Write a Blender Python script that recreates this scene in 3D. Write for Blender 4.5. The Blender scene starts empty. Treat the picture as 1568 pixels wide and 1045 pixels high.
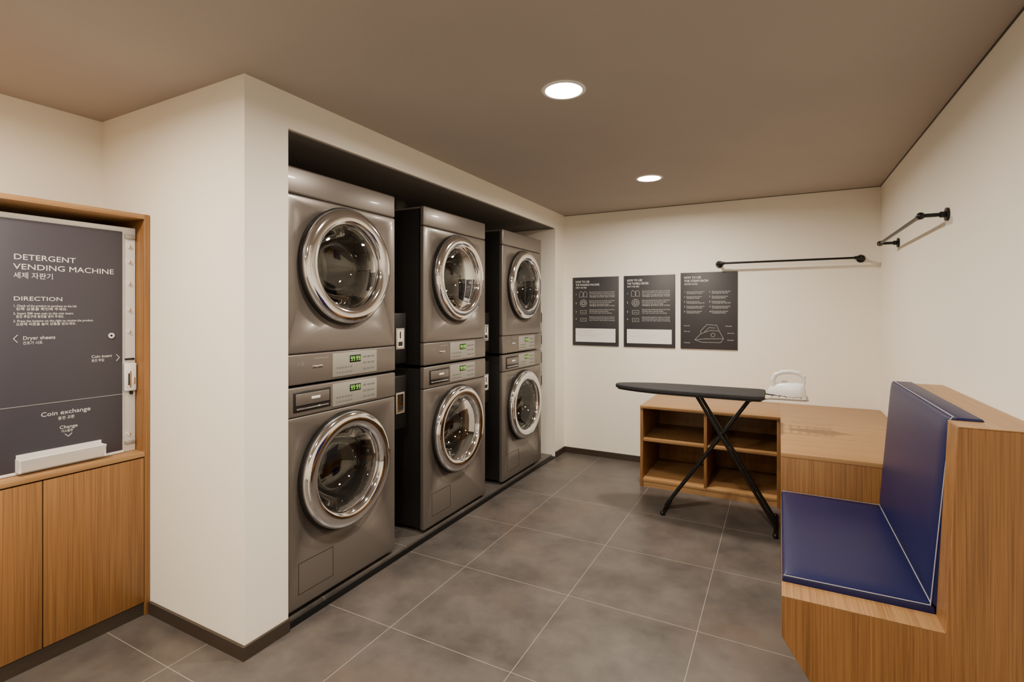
import bpy, bmesh, math
from mathutils import Vector, Matrix
D=bpy.data
SC=bpy.context.scene
COL=SC.collection
def lin(c):
    return tuple((x/12.92 if x<=0.04045 else ((x+0.055)/1.055)**2.4) for x in [v/255 for v in c])+(1,)
# ---------------------------------------------------------------- materials
def newmat(name):
    m=D.materials.new(name); m.use_nodes=True
    nt=m.node_tree; b=nt.nodes['Principled BSDF']
    return m,nt,b
def mat(name,rgb,rough=.5,metal=0,var=.05,vscale=8,bump=0,bscale=200,spec=None,coat=0,stretch=None):
    m,nt,b=newmat(name)
    b.inputs['Roughness'].default_value=rough; b.inputs['Metallic'].default_value=metal
    if coat: b.inputs['Coat Weight'].default_value=coat; b.inputs['Coat Roughness'].default_value=.08
    if spec is not None: b.inputs['Specular IOR Level'].default_value=spec
    c=lin(rgb)
    tc=nt.nodes.new('ShaderNodeTexCoord'); n=nt.nodes.new('ShaderNodeTexNoise')
    n.inputs['Scale'].default_value=vscale; n.inputs['Detail'].default_value=4
    src=tc.outputs['Object']
    if stretch:
        mp=nt.nodes.new('ShaderNodeMapping'); mp.inputs['Scale'].default_value=stretch
        nt.links.new(src,mp.inputs['Vector']); src=mp.outputs['Vector']
    nt.links.new(src,n.inputs['Vector'])
    r=nt.nodes.new('ShaderNodeValToRGB')
    r.color_ramp.elements[0].position=.3; r.color_ramp.elements[1].position=.7
    r.color_ramp.elements[0].color=tuple(x*(1-var) for x in c[:3])+(1,)
    r.color_ramp.elements[1].color=tuple(min(1,x*(1+var)) for x in c[:3])+(1,)
    nt.links.new(n.outputs['Fac'],r.inputs['Fac']); nt.links.new(r.outputs['Color'],b.inputs['Base Color'])
    if bump:
        n2=nt.nodes.new('ShaderNodeTexNoise'); n2.inputs['Scale'].default_value=bscale
        nt.links.new(src,n2.inputs['Vector'])
        bp=nt.nodes.new('ShaderNodeBump'); bp.inputs['Strength'].default_value=bump; bp.inputs['Distance'].default_value=.002
        nt.links.new(n2.outputs['Fac'],bp.inputs['Height']); nt.links.new(bp.outputs['Normal'],b.inputs['Normal'])
    return m
def wood(name,dark,light,axis,rough=.42):
    m,nt,b=newmat(name); b.inputs['Roughness'].default_value=rough
    tc=nt.nodes.new('ShaderNodeTexCoord')
    def noise(s_long,s_cross,detail):
        mp=nt.nodes.new('ShaderNodeMapping')
        sc=[s_cross]*3; sc['XYZ'.index(axis)]=s_long
        mp.inputs['Scale'].default_value=sc
        n=nt.nodes.new('ShaderNodeTexNoise'); n.inputs['Scale'].default_value=1; n.inputs['Detail'].default_value=detail
        n.inputs['Roughness'].default_value=.6
        nt.links.new(tc.outputs['Object'],mp.inputs['Vector']); nt.links.new(mp.outputs['Vector'],n.inputs['Vector'])
        return n
    a=noise(2.2,230,4); c=noise(.8,26,3)
    mx=nt.nodes.new('ShaderNodeMath'); mx.operation='MULTIPLY_ADD'; mx.inputs[1].default_value=.72
    m2=nt.nodes.new('ShaderNodeMath'); m2.operation='MULTIPLY'; m2.inputs[1].default_value=.28
    nt.links.new(c.outputs['Fac'],m2.inputs[0]); nt.links.new(a.outputs['Fac'],mx.inputs[0]); nt.links.new(m2.outputs[0],mx.inputs[2])
    r=nt.nodes.new('ShaderNodeValToRGB'); r.color_ramp.elements[0].position=.36; r.color_ramp.elements[1].position=.62
    r.color_ramp.elements[0].color=lin(dark); r.color_ramp.elements[1].color=lin(light)
    nt.links.new(mx.outputs[0],r.inputs['Fac']); nt.links.new(r.outputs['Color'],b.inputs['Base Color'])
    bp=nt.nodes.new('ShaderNodeBump'); bp.inputs['Strength'].default_value=.08; bp.inputs['Distance'].default_value=.001
    nt.links.new(a.outputs['Fac'],bp.inputs['Height']); nt.links.new(bp.outputs['Normal'],b.inputs['Normal'])
    return m
def emis(name,rgb,s):
    m,nt,b=newmat(name); b.inputs['Base Color'].default_value=lin(rgb)
    b.inputs['Emission Color'].default_value=lin(rgb); b.inputs['Emission Strength'].default_value=s
    return m
def glassy(name,tint,refl=.08):
    m=D.materials.new(name); m.use_nodes=True; nt=m.node_tree; nt.nodes.clear()
    o=nt.nodes.new('ShaderNodeOutputMaterial'); mx=nt.nodes.new('ShaderNodeMixShader')
    t=nt.nodes.new('ShaderNodeBsdfTransparent'); g=nt.nodes.new('ShaderNodeBsdfGlossy')
    g.inputs['Roughness'].default_value=.02; g.inputs['Color'].default_value=(.95,.95,.95,1)
    t.inputs['Color'].default_value=(tint,tint,tint*.97,1)
    f=nt.nodes.new('ShaderNodeLayerWeight'); f.inputs['Blend'].default_value=.15
    ad=nt.nodes.new('ShaderNodeMath'); ad.operation='MULTIPLY_ADD'; ad.inputs[1].default_value=.6; ad.inputs[2].default_value=refl
    ad.use_clamp=True
    nt.links.new(f.outputs['Fresnel'],ad.inputs[0]); nt.links.new(ad.outputs[0],mx.inputs['Fac'])
    nt.links.new(t.outputs[0],mx.inputs[1]); nt.links.new(g.outputs[0],mx.inputs[2]); nt.links.new(mx.outputs[0],o.inputs['Surface'])
    return m
M_wall=mat('wall_paint',(240,234,221),.7,var=.012,vscale=3,bump=.15,bscale=90)
M_ceil=mat('ceiling_shaded',(166,157,149),.85,var=.03,vscale=1.5)  # white ceiling darkened to taupe; its dim lighting is put into the colour
M_niche=mat('niche_grey',(100,94,88),.8,var=.03)  # darker grey than the walls, for niche back and ceiling
M_base=mat('baseboard_bronze',(66,56,48),.4,.3,var=.05)
M_woodV=wood('oak_vertical_shaded',(108,71,34),(146,103,56),'Z')  # upright grain; shade on the fronts is put into the darker colours
M_woodX=wood('oak_along_x_lit',(140,102,60),(170,131,86),'X')  # same oak along x; light on flat boards put into paler colours
M_woodY=wood('oak_along_y_lit',(140,102,60),(170,131,86),'Y')  # same oak along y, tops painted paler as if lit
M_blue=mat('navy_leather',(17,20,68),.42,var=.06,vscale=6,bump=.2,bscale=300,spec=.35)
M_pipe=mat('white_piping',(160,160,172),.5)
M_body=mat('graphite_metallic_paint',(111,104,98),.36,.45,var=.02,vscale=3,coat=.15)
M_side=mat('dark_side_panel',(38,36,35),.35,.4)
M_dark=mat('black_gap',(14,14,14),.7)
M_chrome=mat('chrome',(235,235,238),.07,1,var=.01)
M_steel=mat('drum_steel',(135,135,135),.25,1,var=.2,vscale=30)
M_rubber=mat('gasket_rubber',(28,28,29),.5)
M_glass=glassy('door_glass',.7,.04)
M_bowl=glassy('door_bowl_glass',.65,.16)
M_ctrl=mat('control_plate',(152,149,141),.4,.3,var=.02)
M_black=mat('black_steel',(16,16,17),.4,.3)
M_sign=mat('charcoal_sign',(58,56,67),.55,var=.03,vscale=2)
M_post=mat('charcoal_poster',(47,45,49),.55,var=.03,vscale=2)
M_white=mat('white_plastic',(228,227,226),.35,var=.01)
M_print=mat('white_print',(225,223,220),.6,var=.01)
M_grey=mat('grey_print',(185,183,180),.6)
M_btn=mat('button_grey',(105,104,101),.5)
M_cover=mat('ironing_cover',(36,36,39),.85,var=.15,vscale=60,bump=.3,bscale=500)
M_green=emis('lcd_green',(150,235,70),.75)
M_lcd=mat('lcd_black',(15,20,14),.2)
M_lamp=emis('downlight_diffuser',(255,244,226),40)
def floor_mat():
    m,nt,b=newmat('floor_tile')
    tc=nt.nodes.new('ShaderNodeTexCoord'); mp=nt.nodes.new('ShaderNodeMapping')
    mp.inputs['Location'].default_value=(.915+6,-2.325+6,0)
    nt.links.new(tc.outputs['Object'],mp.inputs['Vector'])
    br=nt.nodes.new('ShaderNodeTexBrick'); br.offset=0; br.squash=1
    br.inputs['Scale'].default_value=1; br.inputs['Brick Width'].default_value=.6; br.inputs['Row Height'].default_value=.6
    br.inputs['Mortar Size'].default_value=.0015; br.inputs['Mortar Smooth'].default_value=.1
    nt.links.new(mp.outputs['Vector'],br.inputs['Vector'])
    n=nt.nodes.new('ShaderNodeTexNoise'); n.inputs['Scale'].default_value=3.2; n.inputs['Detail'].default_value=9; n.inputs['Roughness'].default_value=.68
    nt.links.new(tc.outputs['Object'],n.inputs['Vector'])
    r=nt.nodes.new('ShaderNodeValToRGB'); r.color_ramp.elements[0].position=.32; r.color_ramp.elements[1].position=.7
    r.color_ramp.elements[0].color=lin((64,60,58)); r.color_ramp.elements[1].color=lin((97,91,86))
    nt.links.new(n.outputs['Fac'],r.inputs['Fac'])
    nb=nt.nodes.new('ShaderNodeTexNoise'); nb.inputs['Scale'].default_value=1.7; nb.inputs['Detail'].default_value=5
    nt.links.new(mp.outputs['Vector'],nb.inputs['Vector'])
    rb=nt.nodes.new('ShaderNodeMapRange'); rb.inputs['From Min'].default_value=.52; rb.inputs['From Max'].default_value=.75; rb.inputs['To Max'].default_value=.5
    nt.links.new(nb.outputs['Fac'],rb.inputs['Value'])
    mw=nt.nodes.new('ShaderNodeMix'); mw.data_type='RGBA'; mw.inputs[7].default_value=lin((102,84,72))
    nt.links.new(rb.outputs[0],mw.inputs[0]); nt.links.new(r.outputs['Color'],mw.inputs[6])
    mx=nt.nodes.new('ShaderNodeMix'); mx.data_type='RGBA'
    mx.inputs[7].default_value=lin((140,134,125))
    nt.links.new(mw.outputs[2],mx.inputs[6]); nt.links.new(br.outputs['Fac'],mx.inputs[0])
    nt.links.new(mx.outputs[2],b.inputs['Base Color'])
    n2=nt.nodes.new('ShaderNodeMapRange'); n2.inputs['To Min'].default_value=.26; n2.inputs['To Max'].default_value=.48
    nt.links.new(n.outputs['Fac'],n2.inputs['Value']); nt.links.new(n2.outputs[0],b.inputs['Roughness'])
    return m
M_floor=floor_mat()
# ---------------------------------------------------------------- mesh helpers
def empty(name,loc):
    e=D.objects.new(name,None); e.location=loc; e.empty_display_size=.1; COL.objects.link(e); return e
def fin(name,bm,m,parent=None,smooth=True,ang=35):
    bmesh.ops.recalc_face_normals(bm,faces=bm.faces)
    me=D.meshes.new(name); bm.to_mesh(me); bm.free()
    me.materials.append(m)
    if smooth:
        me.shade_smooth(); me.set_sharp_from_angle(angle=math.radians(ang))
    o=D.objects.new(name,me); COL.objects.link(o)
    if parent:
        o.parent=parent; o.location=-Vector(parent.location)
    return o
def merge(bm,b2):
    me=D.meshes.new('tmp'); b2.to_mesh(me); b2.free(); bm.from_mesh(me); D.meshes.remove(me)
def abox(bm,x0,x1,y0,y1,z0,z1,bev=0,seg=2):
    b=bmesh.new(); bmesh.ops.create_cube(b,size=1)
    for v in b.verts:
        v.co=Vector(((x0+x1)/2+v.co.x*(x1-x0),(y0+y1)/2+v.co.y*(y1-y0),(z0+z1)/2+v.co.z*(z1-z0)))
    if bev: bmesh.ops.bevel(b,geom=list(b.edges),offset=bev,segments=seg,profile=.5,affect='EDGES')
    merge(bm,b)
def box(name,m,x0,x1,y0,y1,z0,z1,bev=0,parent=None,seg=2):
    bm=bmesh.new(); abox(bm,x0,x1,y0,y1,z0,z1,bev,seg); return fin(name,bm,m,parent,smooth=bev>0,ang=50)
def boxes(name,m,L,bev=0,parent=None):
    bm=bmesh.new()
    for l in L: abox(bm,*l,bev=bev)
    return fin(name,bm,m,parent,smooth=bev>0,ang=50)
def tube(bm,p0,p1,r,n=16,r2=None):
    p0=Vector(p0);p1=Vector(p1);d=p1-p0;L=d.length
    b=bmesh.new(); bmesh.ops.create_cone(b,cap_ends=True,segments=n,radius1=r,radius2=r if r2 is None else r2,depth=L)
    q=d.to_track_quat('Z','Y').to_matrix().to_4x4()
    bmesh.ops.transform(b,matrix=Matrix.Translation((p0+p1)/2)@q,verts=b.verts); merge(bm,b)
def ball(bm,c,r,sc=(1,1,1)):
    b=bmesh.new(); bmesh.ops.create_uvsphere(b,u_segments=20,v_segments=12,radius=r)
    for v in b.verts: v.co=Vector((v.co.x*sc[0],v.co.y*sc[1],v.co.z*sc[2]))+Vector(c)
    merge(bm,b)
def path(bm,pts,r,n=12):
    for a,b in zip(pts,pts[1:]): tube(bm,a,b,r,n)
    for p in pts[1:-1]: ball(bm,p,r)
def prism(bm,poly,axis,a,b_,bev=0,seg=2):
    b=bmesh.new(); vs=[]
    def co(p,t):
        if axis=='Y': return (p[0],t,p[1])
        if axis=='X': return (t,p[0],p[1])
        return (p[0],p[1],t)
    A=[b.verts.new(co(p,a)) for p in poly]; B=[b.verts.new(co(p,b_)) for p in poly]
    b.faces.new(A); b.faces.new(B[::-1]); n=len(poly)
    for i in range(n): b.faces.new((A[i],B[i],B[(i+1)%n],A[(i+1)%n]))
    bmesh.ops.recalc_face_normals(b,faces=b.faces)
    if bev: bmesh.ops.bevel(b,geom=list(b.edges),offset=bev,segments=seg,profile=.5,affect='EDGES')
    merge(bm,b)
def lathe(bm,prof,x,y,z,n=72):
    rings=[]
    for r,dx in prof:
        if r<1e-6: rings.append([bm.verts.new((x+dx,y,z))])
        else: rings.append([bm.verts.new((x+dx,y+r*math.cos(2*math.pi*i/n),z+r*math.sin(2*math.pi*i/n))) for i in range(n)])
    for A,B in zip(rings,rings[1:]):
        for i in range(n):
            j=(i+1)%n
            if len(A)==1: bm.faces.new((A[0],B[i],B[j]))
            elif len(B)==1: bm.faces.new((A[i],A[j],B[0]))
            else: bm.faces.new((A[i],A[j],B[j],B[i]))
def cut(o,x0,x1,y,z,r):
    bm=bmesh.new(); tube(bm,(x0,y,z),(x1,y,z),r,72)
    c=fin('cutter',bm,M_dark,smooth=False)
    md=o.modifiers.new('b','BOOLEAN'); md.operation='DIFFERENCE'; md.object=c; md.solver='EXACT'
    bpy.context.view_layer.update()
    me=D.meshes.new_from_object(o.evaluated_get(bpy.context.evaluated_depsgraph_get()))
    o.modifiers.clear(); o.data=me
    D.objects.remove(c)
def text(items,name,m,parent,plane,off):
    bm=bmesh.new()
    for s,h,v,size,w,al in items:
        cu=D.curves.new('t','FONT'); cu.body=s; cu.size=size; cu.resolution_u=3; cu.align_x=al
        o=D.objects.new('t',cu); COL.objects.link(o); bpy.context.view_layer.update()
        me=D.meshes.new_from_object(o.evaluated_get(bpy.context.evaluated_depsgraph_get()))
        D.objects.remove(o); D.curves.remove(cu)
        xs=[q.co.x for q in me.vertices]
        k=1
        if w and xs: k=w/(max(xs)-min(xs))
        for q in me.vertices:
            x,y=q.co.x*k,q.co.y
            q.co=(off,h+x,v+y) if plane=='X' else (h+x,off,v+y)
        bm.from_mesh(me); D.meshes.remove(me)
    me=D.meshes.new(name); bm.to_mesh(me); bm.free(); me.materials.append(m)
    o=D.objects.new(name,me); COL.objects.link(o); o.parent=parent; o.location=-Vector(parent.location)
    return o
# ---------------------------------------------------------------- room shell
H=2.345; XL=-3.01; XW=-1.89; YB=4.70; XR=.68; YR=-2.6; YS=1.293; N0=1.497; N1=4.468; NZ=2.19
box('floor',M_floor,XL-.1,XR+.1,YR-.1,YB+.1,-.1,0)
box('ceiling',M_ceil,XL-.1,XR+.1,YR-.1,YB+.1,H,H+.1)
box('wall_back',M_wall,XW-.2,XR+.1,YB,YB+.1,0,H)
box('wall_right',M_wall,XR,XR+.1,YR,YB,0,H)
box('wall_rear',M_wall,XL,XR,YR-.1,YR,0,H)
box('wall_left',M_wall,XL-.1,XL,YR,YB,0,H)
box('wall_partition',M_wall,XL,XW,YS,N0,0,H)
box('wall_partition_far',M_wall,XL,XW,N1,YB,0,H)
box('wall_header',M_wall,XL,XW,N0,N1,NZ,H)
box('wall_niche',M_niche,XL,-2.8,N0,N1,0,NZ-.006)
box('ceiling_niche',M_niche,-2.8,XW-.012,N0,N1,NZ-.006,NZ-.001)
bh=.055
boxes('baseboard_partition',M_base,[(-2.565,XW+.012,YS-.012,YS,0,bh),(XW,XW+.012,YS,N0,0,bh)])
boxes('baseboard_partition_far',M_base,[(XW,XW+.012,N1,YB,0,bh)])
boxes('baseboard_back',M_base,[(XW+.012,-.985,YB-.012,YB,0,bh)])
boxes('baseboard_right',M_base,[(XR-.012,XR,YR,1.95,0,bh)])
boxes('shadow_gap_right',M_base,[(XR-.004,XR,YR,YB,H-.007,H)])  # dark strip standing in for the shaded gap under the ceiling
boxes('shadow_line_back',M_base,[(XW,XR,YB-.004,YB,H-.004,H)])  # thin shadow under the ceiling edge, put in as a dark strip
box('trim_2',M_black,XW-.03,XW-.001,N0+.001,N1-.001,0,.012)
box('trim_3',M_floor,-2.8,XW-.031,N0+.001,N1-.001,0,.024)
# ---------------------------------------------------------------- laundry machines
FX=-1.925; W=.733
def doorparts(par,yc,zc,washer):
    bm=bmesh.new(); lathe(bm,[(.290,-.004),(.292,.012),(.288,.021),(.282,.021)],FX,yc,zc); fin('door_rim',bm,M_side,par)
    bm=bmesh.new(); lathe(bm,[(.284,.012),(.285,.026),(.282,.036),(.276,.043),(.266,.048),(.252,.0505),(.238,.0505),(.224,.0475),(.214,.042),(.208,.032),(.205,.006),(.205,-.03)],FX,yc,zc,96); fin('door_chrome_ring',bm,M_chrome,par,ang=40)
    bm=bmesh.new(); lathe(bm,[(.207,.022),(.19,.030),(.15,.040),(.1,.046),(.05,.049),(0,.050)],FX,yc,zc,96); fin('door_glass',bm,M_glass,par)
    bm=bmesh.new(); lathe(bm,[(.205,-.005),(.19,-.01),(.178,-.03),(.168,-.06),(.153,-.095),(.13,-.122),(.1,-.14),(.05,-.15),(0,-.152)],FX,yc,zc,96); fin('door_bowl',bm,M_bowl,par)
    bm=bmesh.new(); lathe(bm,[(.206,-.03),(.188,-.035),(.186,-.07),(.2,-.09)],FX,yc,zc); fin('door_gasket',bm,M_rubber,par)
    bm=bmesh.new(); lathe(bm,[(.203,-.06),(.206,-.1),(.206,-.36),(.19,-.375),(.06,-.375),(.05,-.36),(0,-.355)],FX,yc,zc)
    for k in range(3):
        a=math.radians(90+120*k); ry,rz=math.cos(a),math.sin(a)
        tube(bm,(FX-.1,yc+ry*.2,zc+rz*.2),(FX-.36,yc+ry*.2,zc+rz*.2),.02,12)
    fin('drum',bm,M_steel,par)
    bm=bmesh.new()
    pts=[]
    for i in range(9):
        a=math.radians(180-16+4*i); pts.append((FX+.048,yc+.268*math.cos(a),zc+.268*math.sin(a)))
    path(bm,pts,.005,8); fin('door_handle',bm,M_chrome,par)
def coinbox(par,y1,z0,z1):
    box('coin_box',M_black,-2.26,-2.0,y1+.001,y1+.19,z0,z1,.008,par)
    zc=(z0+z1)/2
    box('coin_plate',M_ctrl,-2.0,-1.994,y1+.09,y1+.165,zc-.065,zc+.06,.002,par)
    box('coin_bezel',M_chrome,-1.994,-1.9935,y1+.1,y1+.155,zc-.055,zc+.05,0,par)
    boxes('coin_slot',M_dark,[(-1.9935,-1.992,y1+.122,y1+.13,zc+.0,zc+.04),(-1.9935,-1.992,y1+.11,y1+.145,zc-.045,zc-.02)],0,par)
def panelset(par,y0,z0,z1,dryer):
    y1=y0+W; yc=(y0+y1)/2
    body=box('cabinet_body',M_side,-2.67,FX-.03,y0+.008,y1-.008,z0+.004,z1-.014,.004,par)
    if dryer:
        zc=z0+.563; cz0,cz1=z0+.004,z0+.142; mz0,mz1=z0+.145,z1-.124
        box('top_cap',M_body,FX-.034,FX+.001,y0,y1,z1-.122,z1,.01,par,3)
        box('top_cover',M_body,-2.67,FX-.02,y0+.004,y1-.004,z1-.014,z1-.002,.004,par)
    else:
        zc=z0+.562; cz0,cz1=z1-.135,z1-.002; mz0,mz1=z0,z1-.138
    mp=box('front_panel',M_body,FX-.034,FX,y0,y1,mz0,mz1,.008,par,3)
    box('control_panel',M_body,FX-.034,FX+.002,y0,y1,cz0,cz1,.007,par,3)
    cut(mp,FX-.06,FX+.02,yc,zc,.205); cut(body,FX-.42,FX+.0,yc,zc,.2055)
    doorparts(par,yc,zc,not dryer)
    X=FX+.002
    box('control_plate',M_ctrl,X-.002,X+.003,y0+.275,y0+.58,cz0+.012,cz1-.01,.002,par)
    pz0,pz1=cz0+.012,cz1-.01; ph=pz1-pz0
    q=y0-.01
    box('display',M_lcd,X+.003,X+.0042,q+.395,q+.47,pz0+ph*.55,pz0+ph*.86,.0003,par)
    bm=bmesh.new()
    for k in range(4):
        yy=q+.402+k*.016+(.004 if k>1 else 0)
        zz=pz0+ph*.62; hh=ph*.17
        for (a,b,c,d) in ((0,.009,hh/2-.001,hh/2+.001),(0,.009,hh-.001,hh+.001),(0,.002,hh/2,hh),(.008,.010,0,hh),(0,.009,-.001,.001)):
            abox(bm,X+.0042,X+.0048,yy+a,yy+b,zz+c,zz+d)
    fin('display_digits',bm,M_green,par,False)
    bm=bmesh.new()
    for r in range(2):
        for c in range(6): abox(bm,X+.003,X+.0045,q+.31+.018*c,q+.32+.018*c,pz0+ph*(.14+.2*r),pz0+ph*(.21+.2*r))
    for c in range(3):
        for r in range(3): abox(bm,X+.003,X+.0045,q+.49+.03*c,q+.51+.03*c,pz0+ph*(.17+.27*r),pz0+ph*(.24+.27*r))
    fin('buttons',bm,M_btn,par,False)
    text([('L G',y0+.075,cz1-.05,.022,None,'LEFT')],'badge',M_ctrl,par,'X',X+.001)
    if dryer:
        boxes('handle_lip',M_chrome,[(X,X+.004,y0+.155,y0+.215,cz0+.07,cz0+.082)],.0015,par)
        boxes('label',M_ctrl,[(X,X+.001,y0+.165,y0+.25,cz0+.112,cz0+.115)],0,par)
    else:
        box('drawer',M_side,X-.002,X+.003,y0+.05,y0+.262,cz0+.02,cz1-.02,.004,par)
        box('drawer_front',M_body,X+.002,X+.007,y0+.06,y0+.252,cz0+.05,cz1-.03,.003,par)
        box('drawer_pull',M_chrome,X+.002,X+.008,y0+.065,y0+.247,cz0+.03,cz0+.037,.002,par)
        box('drawer_badge',M_white,X+.007,X+.0085,y0+.145,y0+.195,cz0+.072,cz0+.084,.0005,par)
        a,b,c,d=y0+.08,y0+.28,z0+.06,z0+.2
        boxes('hatch_gap',M_dark,[(FX,FX+.0008,a,b,c,c+.002),(FX,FX+.0008,a,b,d,d+.002),(FX,FX+.0008,a,a+.002,c,d),(FX,FX+.0008,b,b+.002,c,d)],0,par)
        bm=bmesh.new()
        for yy in (y0+.06,y1-.06):
            for xx in (FX-.06,-2.6): tube(bm,(xx,yy,.024),(xx,yy,z0+.006),.022,16)
        fin('feet',bm,M_rubber,par)
for y0 in (1.499,2.496,3.493):
    yc=y0+W/2
    e=empty('washing_machine',(-2.3,yc,.045)); panelset(e,y0,.045,1.05,False); coinbox(e,y0+W,.69,1.01)
    e=empty('clothes_dryer',(-2.3,yc,1.055)); panelset(e,y0,1.055,2.045,True); coinbox(e,y0+W,1.08,1.385)
    bm=bmesh.new(); tube(bm,(-2.45,yc,2.04),(-2.45,yc,NZ-.008),.08,32); fin('exhaust_duct',bm,M_steel,e)
# ---------------------------------------------------------------- vending cabinet
CX=-2.57
e=empty('storage_cabinet',(-2.8,.6,0))
boxes('carcass',M_woodV,[(XL+.005,CX,1.268,1.29,0.0,1.837),(XL+.005,CX,0.0,.022,0,1.837),(XL+.005,CX-.02,.03,1.26,.06,.72)],.0015,e)
boxes('top_board',M_woodY,[(XL+.005,CX,.022,1.268,1.815,1.837)],.0015,e)
boxes('counter_board',M_woodY,[(XL+.005,CX+.002,.022,1.268,.728,.75)],.0015,e)
boxes('doors',M_woodV,[(CX-.018,CX,.908,1.265,.062,.722),(CX-.018,CX,.548,.904,.062,.722),(CX-.018,CX,.026,.544,.062,.722)],.001,e)
boxes('toe_kick',M_base,[(XL+.01,CX-.006,.022,1.268,0,.058)],0,e)
MX=-2.63
v=empty('detergent_vending_machine',(-2.8,.9,.75))
box('housing',M_white,XL+.01,MX-.012,.05,1.266,.7505,1.777,.003,v)
box('front_sign_panel',M_sign,MX-.012,MX,.62,1.208,.765,1.754,.002,v)
box('panel_edge',M_white,MX-.012,MX-.001,.6,1.214,.752,.764,.001,v)
boxes('fold_line',M_grey,[(MX,MX+.0006,.62,1.208,1.018,1.0194)],0,v)
bm=bmesh.new()
for z in (1.69,1.62,1.52,1.40,1.30,.83): tube(bm,(MX-.014,1.237,z),(MX-.004,1.237,z),.007,16)
fin('bolts',bm,M_chrome,v)
boxes('hinges',M_ctrl,[(MX-.014,MX-.003,1.222,1.262,1.725,1.745),(MX-.014,MX-.003,1.222,1.262,.785,.8)],.002,v)
boxes('coin_mechanism',M_white,[(MX-.014,MX+.006,1.216,1.262,1.03,1.155)],.003,v)
boxes('coin_mechanism_trim',M_chrome,[(MX+.006,MX+.008,1.222,1.24,1.045,1.12),(MX+.006,MX+.009,1.246,1.256,1.06,1.09)],.0008,v)
boxes('latch',M_black,[(MX+.008,MX+.0095,1.227,1.233,1.055,1.11),(MX-.013,MX-.002,1.222,1.258,1.17,1.178),(MX-.013,MX+.001,1.24,1.25,1.012,1.026)],.0006,v)
bm=bmesh.new(); tube(bm,(MX-.002,1.162,1.285),(MX+.006,1.162,1.285),.012,24); fin('lock',bm,M_chrome,v)
bm=bmesh.new(); tube(bm,(MX+.005,1.162,1.285),(MX+.0065,1.162,1.285),.005,16); fin('keyhole',bm,M_dark,v)
bm=bmesh.new()
prism(bm,[(MX-.002,.83),(MX-.002,.765),(MX+.03,.765),(MX+.05,.815),(MX+.044,.817),(MX+.027,.772),(MX+.004,.772),(MX+.004,.83)],'Y',.845,1.125)
abox(bm,MX,MX+.04,.843,.848,.765,.815); abox(bm,MX,MX+.04,1.122,1.127,.765,.815)
fin('coin_tray',bm,M_white,v,False)
text([('DETERGENT',.837,1.596,.031,.195,'LEFT'),('VENDING MACHINE',.837,1.558,.031,.336,'LEFT'),('세제 자판기',.837,1.524,.027,.12,'LEFT'),
 ('DIRECTION',.837,1.435,.023,.15,'LEFT'),
 ('1. Check of the product to purchase on the left.',.837,1.41,.0125,.2,'LEFT'),('왼쪽 상품을 확인해 주세요.',.845,1.397,.0125,.16,'LEFT'),
 ('2. Insert 500 won coin to the coin insert.',.837,1.38,.0125,.19,'LEFT'),('동전 투입구에 동전을 넣어 주세요.',.845,1.367,.0125,.15,'LEFT'),
 ('3. Press the buttons on the right to receive the product.',.837,1.35,.0125,.26,'LEFT'),('오른쪽 버튼을 눌러 상품을 받으세요.',.845,1.337,.0125,.19,'LEFT'),
 ('Dryer sheets',.865,1.28,.02,.10,'LEFT'),('건조기 시트',.865,1.262,.014,.06,'LEFT'),
 ('Coin insert',1.09,1.19,.018,.075,'LEFT'),('동전 투입',1.09,1.174,.013,.045,'LEFT'),
 ('Coin exchange',.92,.966,.025,.165,'LEFT'),('동전 교환',.975,.945,.015,.055,'LEFT'),('Change',.98,.905,.019,.06,'LEFT'),('거스름돈',.985,.89,.013,.04,'LEFT')],
 'sign_text',M_print,v,'X',MX+.0008)
bm=bmesh.new(); X=MX+.001
path(bm,[(X,.85,1.3),(X,.838,1.285),(X,.85,1.27)],.0012,6)
path(bm,[(X,1.183,1.2),(X,1.195,1.185),(X,1.183,1.17)],.0012,6)
path(bm,[(X,.998,.882),(X,1.01,.87),(X,1.022,.882)],.0012,6)
fin('sign_arrows',bm,M_print,v)
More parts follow.
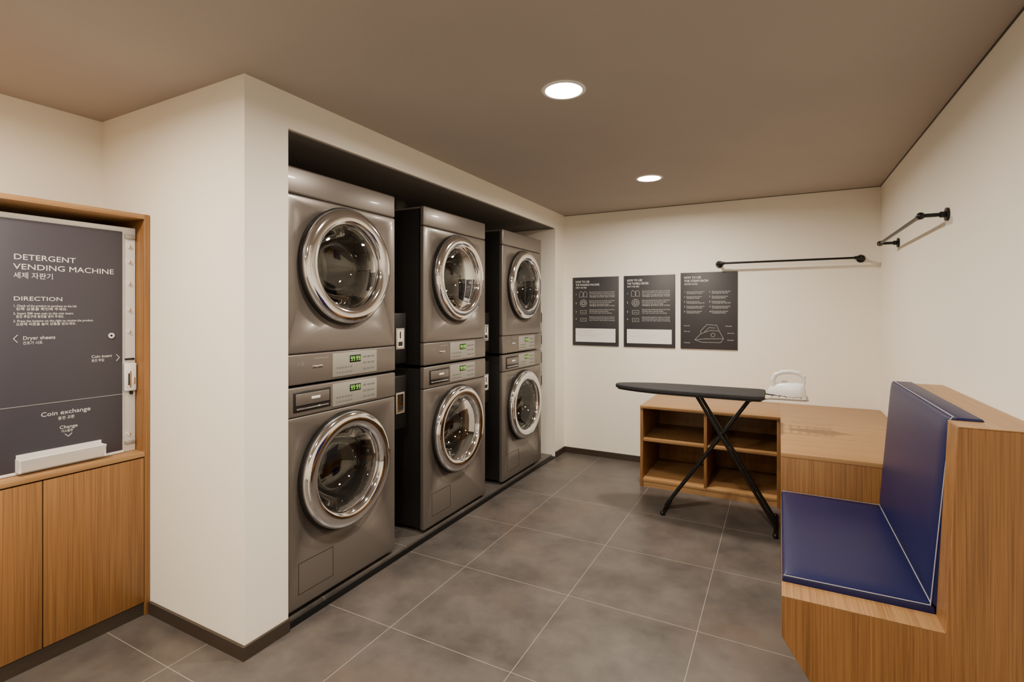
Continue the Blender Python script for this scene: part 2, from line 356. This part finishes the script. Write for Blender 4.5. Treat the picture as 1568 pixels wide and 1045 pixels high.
# ---------------------------------------------------------------- posters
def poster(x0,x1,kind):
    z0,z1=1.065,1.727+(.01 if kind==3 else 0); y=YB-.012
    p=empty('instruction_poster',((x0+x1)/2,YB-.006,(z0+z1)/2))
    box('board',M_post,x0,x1,y,YB-.0005,z0,z1,.001,p)
    yo=y-.0006
    T={1:'THE WASHING MACHINE',2:'THE TUMBLE DRYER',3:'THE STEAM IRON'}[kind]
    K={1:'세탁기 사용 방법',2:'건조기 사용 방법',3:'스팀 다리미 사용 방법'}[kind]
    it=[('HOW TO USE',x0+.03,z1-.053,.028,.14,'LEFT'),(T,x0+.03,z1-.083,.028,.24 if kind==1 else .2,'LEFT'),(K,x0+.03,z1-.108,.018,.11,'LEFT')]
    small=[]
    if kind<3:
        for i,z in enumerate((1.56,1.475,1.39,1.32)):
            it.append((str(i+1),x0+.03,z-.005,.02,None,'LEFT'))
            for k in range(4 if i<2 else 3):
                small.append((['Separate the laundry by colour and check','the pockets before you load the machine','use a coin for each cycle of washing','세탁물을 분리하여 넣어 주세요'][k],x0+.17,z+.018-.016*k,.014,.25-.03*((k*i)%3),'LEFT'))
    else:
        for c in range(2):
            for i in range(5):
                z=1.56-.043*i
                it.append((str(i+1+5*c),x0+.03+.21*c,z,.016,None,'LEFT'))
                for k in range(2): small.append((['Fill the tank with clean cold water','다리미에 물을 채워 주세요 확인'][k],x0+.05+.21*c,z+.004-.015*k,.0135,.15-.02*((i+k)%3),'LEFT'))
    text(it,'title_text',M_print,p,'Y',yo)
    text(small,'body_text',M_grey,p,'Y',yo)
    bm=bmesh.new()
    def L(*pts,c=False,r=.0012): path(bm,[(a,yo,b) for a,b in (list(pts)+([pts[0]] if c else []))],r,6)
    def C(cx,cz,r,rr=.0012): L(*[(cx+r*math.cos(a*math.pi/10),cz+r*math.sin(a*math.pi/10)) for a in range(20)],c=True,r=rr)
    if kind<3:
        cx=x0+.11
        L((cx-.04,1.535),(cx-.004,1.535),(cx-.004,1.58),(cx-.03,1.59),(cx-.04,1.57),c=True); L((cx+.004,1.535),(cx+.036,1.535),(cx+.036,1.575),(cx+.02,1.59),(cx+.004,1.58),c=True)
        C(cx,1.475,.033,.0018); C(cx,1.475,.02,.0012); C(cx,1.475,.012,.0015)
        L((cx-.03,1.37),(cx+.03,1.37),(cx+.03,1.405),(cx-.03,1.405),c=True); L((cx-.02,1.387),(cx+.02,1.387))
        L((cx-.03,1.30),(cx+.03,1.30),(cx+.03,1.33),(cx-.03,1.33),c=True); L((cx-.015,1.315),(cx+.015,1.315))
        box('note_box',M_print,x0+.03,x1-.03,yo-.0002,y,z0+.035,z0+.165,0,p)
        text([('Caution : remove all coins and metal objects from pockets',x0+.04,z0+.145,.011,.2,'LEFT'),('주의 사항을 꼭 읽어 주세요',x0+.04,z0+.128,.011,.16,'LEFT'),('Do not overload the drum of the machine',x0+.04,z0+.108,.011,.26,'LEFT'),('세탁물을 너무 많이 넣지 마세요',x0+.04,z0+.09,.011,.22,'LEFT')],'note_text',M_grey,p,'Y',yo-.0006)
    else:
        ox,oz=x0+.12,z0+.06
        L((ox,oz+.02),(ox+.05,oz+.075),(ox+.13,oz+.105),(ox+.2,oz+.1),(ox+.235,oz+.035),(ox+.21,oz),(ox+.06,oz),c=True)
        L((ox,oz+.02),(ox+.08,oz+.03),(ox+.235,oz+.035)); L((ox+.05,oz+.1),(ox+.1,oz+.155),(ox+.18,oz+.15),(ox+.2,oz+.1)); L((ox+.08,oz+.09),(ox+.12,oz+.13),(ox+.17,oz+.125))
        L((ox+.05,oz+.1),(ox+.05,oz+.075))
        C(ox+.15,oz+.065,.016)
        text([(s,a,b,.012,.05,'LEFT') for s,a,b in (('Spray button',x0+.03,z0+.2),('Water tank',x0+.03,z0+.15),('Handle',x0+.37,z0+.2),('Steam dial',x0+.385,z0+.14),('Sole plate',x0+.385,z0+.08),('Nozzle',x0+.03,z0+.05))],'diagram_labels',M_grey,p,'Y',yo)
    fin('pictograms',bm,M_grey,p)
poster(-1.795,-1.337,1); poster(-1.287,-.822,2); poster(-.776,-.312,3)
# ---------------------------------------------------------------- hanging rails
def rail(p0,p1,n):
    p0=Vector(p0);p1=Vector(p1);n=Vector(n)
    e=empty('clothes_hanging_rail',(p0+p1)/2)
    d=(p1-p0).normalized()
    bm=bmesh.new(); tube(bm,p0-d*.012,p1+d*.012,.0085,20)
    for p in (p0,p1):
        tube(bm,p,p+n*.985,.009,16); ball(bm,p,.017)
        w=p+n
        tube(bm,w-n.normalized()*.01,w-n.normalized()*.0005,.03,28)
        tube(bm,w-n.normalized()*.03,w-n.normalized()*.01,.014,20)
    for p,s in ((p0,1),(p1,-1)): tube(bm,p+d*s*.0,p+d*s*.05,.0125,20)
    fin('rail',bm,M_black,e)
rail((-.455,4.6,1.80),(.555,4.6,1.80),(0,.1,0))
rail((.58,2.96,1.835),(.58,4.03,1.835),(.1,0,0))
# ---------------------------------------------------------------- bench
bx=.008
e=empty('upholstered_bench',(.35,2.5,0))
bm=bmesh.new()
prism(bm,[(bx,.42),(bx,.283),(.19,0),(.676,0),(.676,1.045),(.472,1.045),(.443,.42)],'Y',1.957,2.063,.002,1)
prism(bm,[(bx,.42),(bx,.283),(.19,0),(.676,0),(.676,.42)],'Y',2.063,3.034)
abox(bm,.562,.676,2.063,3.034,.42,1.045)
fin('wood_frame',bm,M_woodV,e,True,20)
boxes('wood_top',M_woodY,[(.562,.677,1.9565,3.034,1.0455,1.048),(.472,.562,1.9565,2.063,1.0455,1.048),(bx,.443,1.9565,2.063,.4205,.4225)],0,e)  # paler sheets over the frame, light on its tops put into the colour
def cushion(name,corner,eu,ev,en,nu=28,nv=28,th=.03,puff=.014,edge=.10):
    c=Vector(corner); eu=Vector(eu); ev=Vector(ev); en=Vector(en).normalized(); bm=bmesh.new(); G=[]
    def f(t,L):
        d=min(t,1-t)*L
        return 1-(1-min(1,d/edge))**3
    def rim(t,L):
        d=min(t,1-t)*L; r=.012
        return 1 if d>=r else math.sqrt(max(0,1-((r-d)/r)**2))
    def ts(n,L):
        a=[0,.0015/L,.004/L,.008/L,.012/L]; m=[.012/L+(1-.024/L)*i/n for i in range(1,n)]
        return a+m+[1-x for x in reversed(a)]
    U=ts(nu,eu.length); V=ts(nv,ev.length)
    for u in U:
        row=[]
        for w_ in V:
            k=min(rim(u,eu.length),rim(w_,ev.length))
            h=th-.012+.012*k+puff*f(u,eu.length)*f(w_,ev.length)
            row.append(bm.verts.new(c+eu*u+ev*w_+en*h))
        G.append(row)
    for i in range(len(U)-1):
        for j in range(len(V)-1): bm.faces.new((G[i][j],G[i+1][j],G[i+1][j+1],G[i][j+1]))
    ring=[G[i][0] for i in range(len(U))]+[G[-1][j] for j in range(1,len(V))]+[G[i][-1] for i in range(len(U)-2,-1,-1)]+[G[0][j] for j in range(len(V)-2,0,-1)]
    low=[]
    for q in ring:
        d=(q.co-c).dot(en); low.append(bm.verts.new(q.co-en*d))
    n=len(ring)
    for i in range(n): bm.faces.new((ring[i],ring[(i+1)%n],low[(i+1)%n],low[i]))
    bm.faces.new(low)
    return fin(name,bm,M_blue,e,True,60)
cushion('seat_cushion',(bx+.002,2.066,.4205),(.432,0,0),(0,.962,0),(0,0,1),th=.026,puff=.008,edge=.08)
bm=bmesh.new(); prism(bm,[(.448,.42),(.496,1.056),(.562,1.056),(.562,.42)],'Y',2.066,3.03,.006,3); fin('back_core',bm,M_blue,e,True,60)
sl=Vector((.048,0,.61)); nn=Vector((-.61,0,.048)).normalized()
cushion('back_cushion',(.452,2.066,.445),(0,.964,0),tuple(sl),tuple(nn),th=.018,puff=.009,edge=.07)
bm=bmesh.new()
path(bm,[(.432,2.07,.452),(.431,3.02,.452)],.0016,8)
path(bm,[(bx+.006,2.067,.444),(.43,2.067,.447),(.48,2.067,1.05),(.487,2.07,1.058),(.487,3.025,1.058)],.0016,8)
path(bm,[(bx+.006,3.028,.446),(.43,3.028,.446)],.0016,8)
fin('piping',bm,M_pipe,e)
# ---------------------------------------------------------------- desk / shelf unit
e=empty('corner_shelf_desk',(-.2,4.0,0)); DZ=.645; t=.022
sx0=-.98; sx1=bx
boxes('shelf_carcass',M_woodV,[(sx0,sx0+t,4.05,4.695,.0,DZ-t),(-.502,-.48,4.052,4.67,.06,DZ-t),(sx1-t,sx1,4.05,4.695,0,DZ-t),(sx0+t,sx1-t,4.67,4.69,.0,DZ-t)],.001,e)
boxes('shelf_boards',M_woodX,[(sx0+t,-.502,4.06,4.67,.362,.384),(-.48,sx1-t,4.06,4.67,.362,.384),(sx0+t,sx1-t,4.053,4.67,.045,.067)],.001,e)
boxes('shelf_plinth',M_woodX,[(sx0+t,sx1-t,4.062,4.08,.0,.045)],0,e)
boxes('desk_top',M_woodX,[(sx0,sx1,4.046,4.697,DZ-t,DZ),(sx1,.677,3.04,4.697,DZ-t,DZ)],.001,e)
boxes('desk_front',M_woodV,[(sx1,.677,3.042,3.064,0,DZ-t),(sx1,sx1+t,3.064,4.69,0,DZ-t)],.001,e)
# ---------------------------------------------------------------- ironing board
e=empty('ironing_board',(-.5,3.67,0))
yb=3.67
def outline(s=1,dx=0):
    up=[(-1.065,.012),(-1.058,.035),(-1.03,.062),(-.97,.095),(-.88,.13),(-.76,.16),(-.6,.175),(-.12,.178),(-.09,.168),(-.08,.15)]
    return [(-.57+(x+.57)*s,yb-y*s) for x,y in up]+[(-.57+(x+.57)*s,yb+y*s) for x,y in reversed(up)]
bm=bmesh.new(); prism(bm,outline(),'Z',.838,.866,.008,3); fin('padded_cover',bm,M_cover,e,True,60)
bm=bmesh.new(); prism(bm,outline(.97),'Z',.83,.838); fin('board_frame',bm,M_black,e)
bm=bmesh.new()
y1,y2=yb-.06,yb+.06
path(bm,[(-.50,y1,.832),(-.02,y1,.03)],.011); path(bm,[(-.50,y2,.832),(-.02,y2,.03)],.011)
tube(bm,(-.02,yb-.17,.014),(-.02,yb+.17,.014),.012); tube(bm,(-.16,yb-.10,.824),(-.16,yb+.10,.824),.009)
path(bm,[(-.16,yb-.02,.832),(-.705,yb-.02,.03)],.012); path(bm,[(-.16,yb+.02,.832),(-.705,yb+.02,.03)],.012)
tube(bm,(-.705,yb-.13,.014),(-.705,yb+.13,.014),.012)
for x in (-.705,-.02):
    hh=.17 if x>-.1 else .13
    for s in (-1,1): ball(bm,(x,yb+s*hh,.0165),.0165)
    tube(bm,(x,yb-.06,.02),(x,yb+.06,.035),.01)
tube(bm,(-.343,yb-.07,.56),(-.343,yb+.07,.56),.008)
for yy in (yb-.10,yb+.10): tube(bm,(-.55,yy,.826),(-.12,yy,.826),.007)
fin('legs',bm,M_black,e)
bm=bmesh.new()
for s in (-1,1):
    path(bm,[(-.12,yb+s*.11,.836),(-.05,yb+s*.11,.848),(.14,yb+s*.1,.848)],.006)
path(bm,[(.14,yb-.1,.848),(.155,yb-.08,.848),(.155,yb+.08,.848),(.14,yb+.1,.848)],.006)
for x in (-.04,.0,.04,.08,.12): tube(bm,(x,yb-.105,.85),(x,yb+.105,.85),.004)
fin('iron_rest',bm,M_ctrl,e)
# ---------------------------------------------------------------- steam iron
e=empty('steam_iron',(.04,yb,.855))
def sole(s,z,x0=-.07,x1=.15,w=.06,shx=0):
    P=[];n=14
    for i in range(n+1):
        tt=i/n; x=x0+(x1-x0)*tt
        y=w*(math.sin(min(1,tt*1.15)*math.pi/2)**.75) if tt<.87 else w*(1-.35*((tt-.87)/.13)**2)
        P.append((x,y))
    c=(x0+x1)/2+shx
    pts=[(c+(x-(x0+x1)/2)*s,-y*s) for x,y in P]+[(c+(x-(x0+x1)/2)*s,y*s) for x,y in reversed(P)]
    return [Vector((a,yb+b,z)) for a,b in pts]
def loft(layers,name,m):
    bm=bmesh.new(); R=[[bm.verts.new(p) for p in l] for l in layers]; n=len(R[0])
    for A,B in zip(R,R[1:]):
        for i in range(n): bm.faces.new((A[i],A[(i+1)%n],B[(i+1)%n],B[i]))
    bm.faces.new(R[0]); bm.faces.new(R[-1][::-1]); bmesh.ops.remove_doubles(bm,verts=bm.verts,dist=1e-5)
    return fin(name,bm,m,e,True,50)
loft([sole(1,.8545),sole(1,.862)],'soleplate',M_chrome)
loft([sole(.97,.862),sole(.98,.875),sole(.95,.895,shx=.003),sole(.86,.917,shx=.01),sole(.7,.934,shx=.02),sole(.5,.941,shx=.03)],'housing',M_white)
bm=bmesh.new()
pts=[(-.03,yb,.915),(-.035,yb,.955),(-.022,yb,.985),(.01,yb,1.003),(.06,yb,1.010),(.11,yb,1.002),(.135,yb,.982)]
for a,b,r in zip(pts,pts[1:],(.014,.014,.014,.014,.014,.013)): tube(bm,a,b,r,16)
for p in pts[1:]: ball(bm,p,.0138)
path(bm,[(.135,yb,.982),(.137,yb,.945),(.122,yb,.905)],.012,14)
fin('handle',bm,M_white,e,True,60)
bm=bmesh.new(); tube(bm,(.03,yb,.938),(.03,yb,.95),.016,24); abox(bm,-.012,.012,yb-.008,yb+.008,1.008,1.014,.002); fin('dial',bm,M_grey,e)
# ---------------------------------------------------------------- downlights
def downlight(x,y,power,col=(1,.87,.71)):
    e=empty('recessed_downlight',(x,y,H))
    bm=bmesh.new(); n=48
    b=bm
    prof=[(.078,-.001),(.08,-.004),(.09,-.004),(.094,-.0005)]
    rings=[[b.verts.new((x+r*math.cos(2*math.pi*i/n),y+r*math.sin(2*math.pi*i/n),H+dz)) for i in range(n)] for r,dz in prof]
    for A,B in zip(rings,rings[1:]):
        for i in range(n): b.faces.new((A[i],A[(i+1)%n],B[(i+1)%n],B[i]))
    fin('trim_ring',bm,M_white,e)
    bm=bmesh.new(); tube(bm,(x,y,H-.002),(x,y,H-.0005),.0785,48); fin('diffuser',bm,M_lamp,e)
    L=D.lights.new('lamp','AREA'); L.shape='DISK'; L.size=.145; L.energy=power; L.color=col; L.spread=math.radians(172)
    o=D.objects.new('lamp',L); COL.objects.link(o); o.parent=e; o.location=(0,0,-.006)
WM=(1,.83,.63); NM=(1,.88,.735)
for x,y,p,c in ((-.82,2.033,39,NM),(-.82,3.654,42,NM),(-.82,.41,37,NM),(-.82,-1.2,28,NM),(-2.1,.35,35,WM),(-2.15,-1.2,26,WM)): downlight(x,y,p,c)
w=D.worlds.new('World'); SC.world=w; w.use_nodes=True
w.node_tree.nodes['Background'].inputs[0].default_value=(.5,.45,.4,1); w.node_tree.nodes['Background'].inputs[1].default_value=.05
# ---------------------------------------------------------------- camera
c=D.cameras.new('camera'); c.sensor_width=36; c.lens=776/1568*36; c.shift_y=-44.5/1568; c.clip_start=.02
co=D.objects.new('camera',c); COL.objects.link(co); co.location=(0,0,1.39); co.rotation_euler=(math.radians(90),0,math.atan(409/776))
SC.camera=co
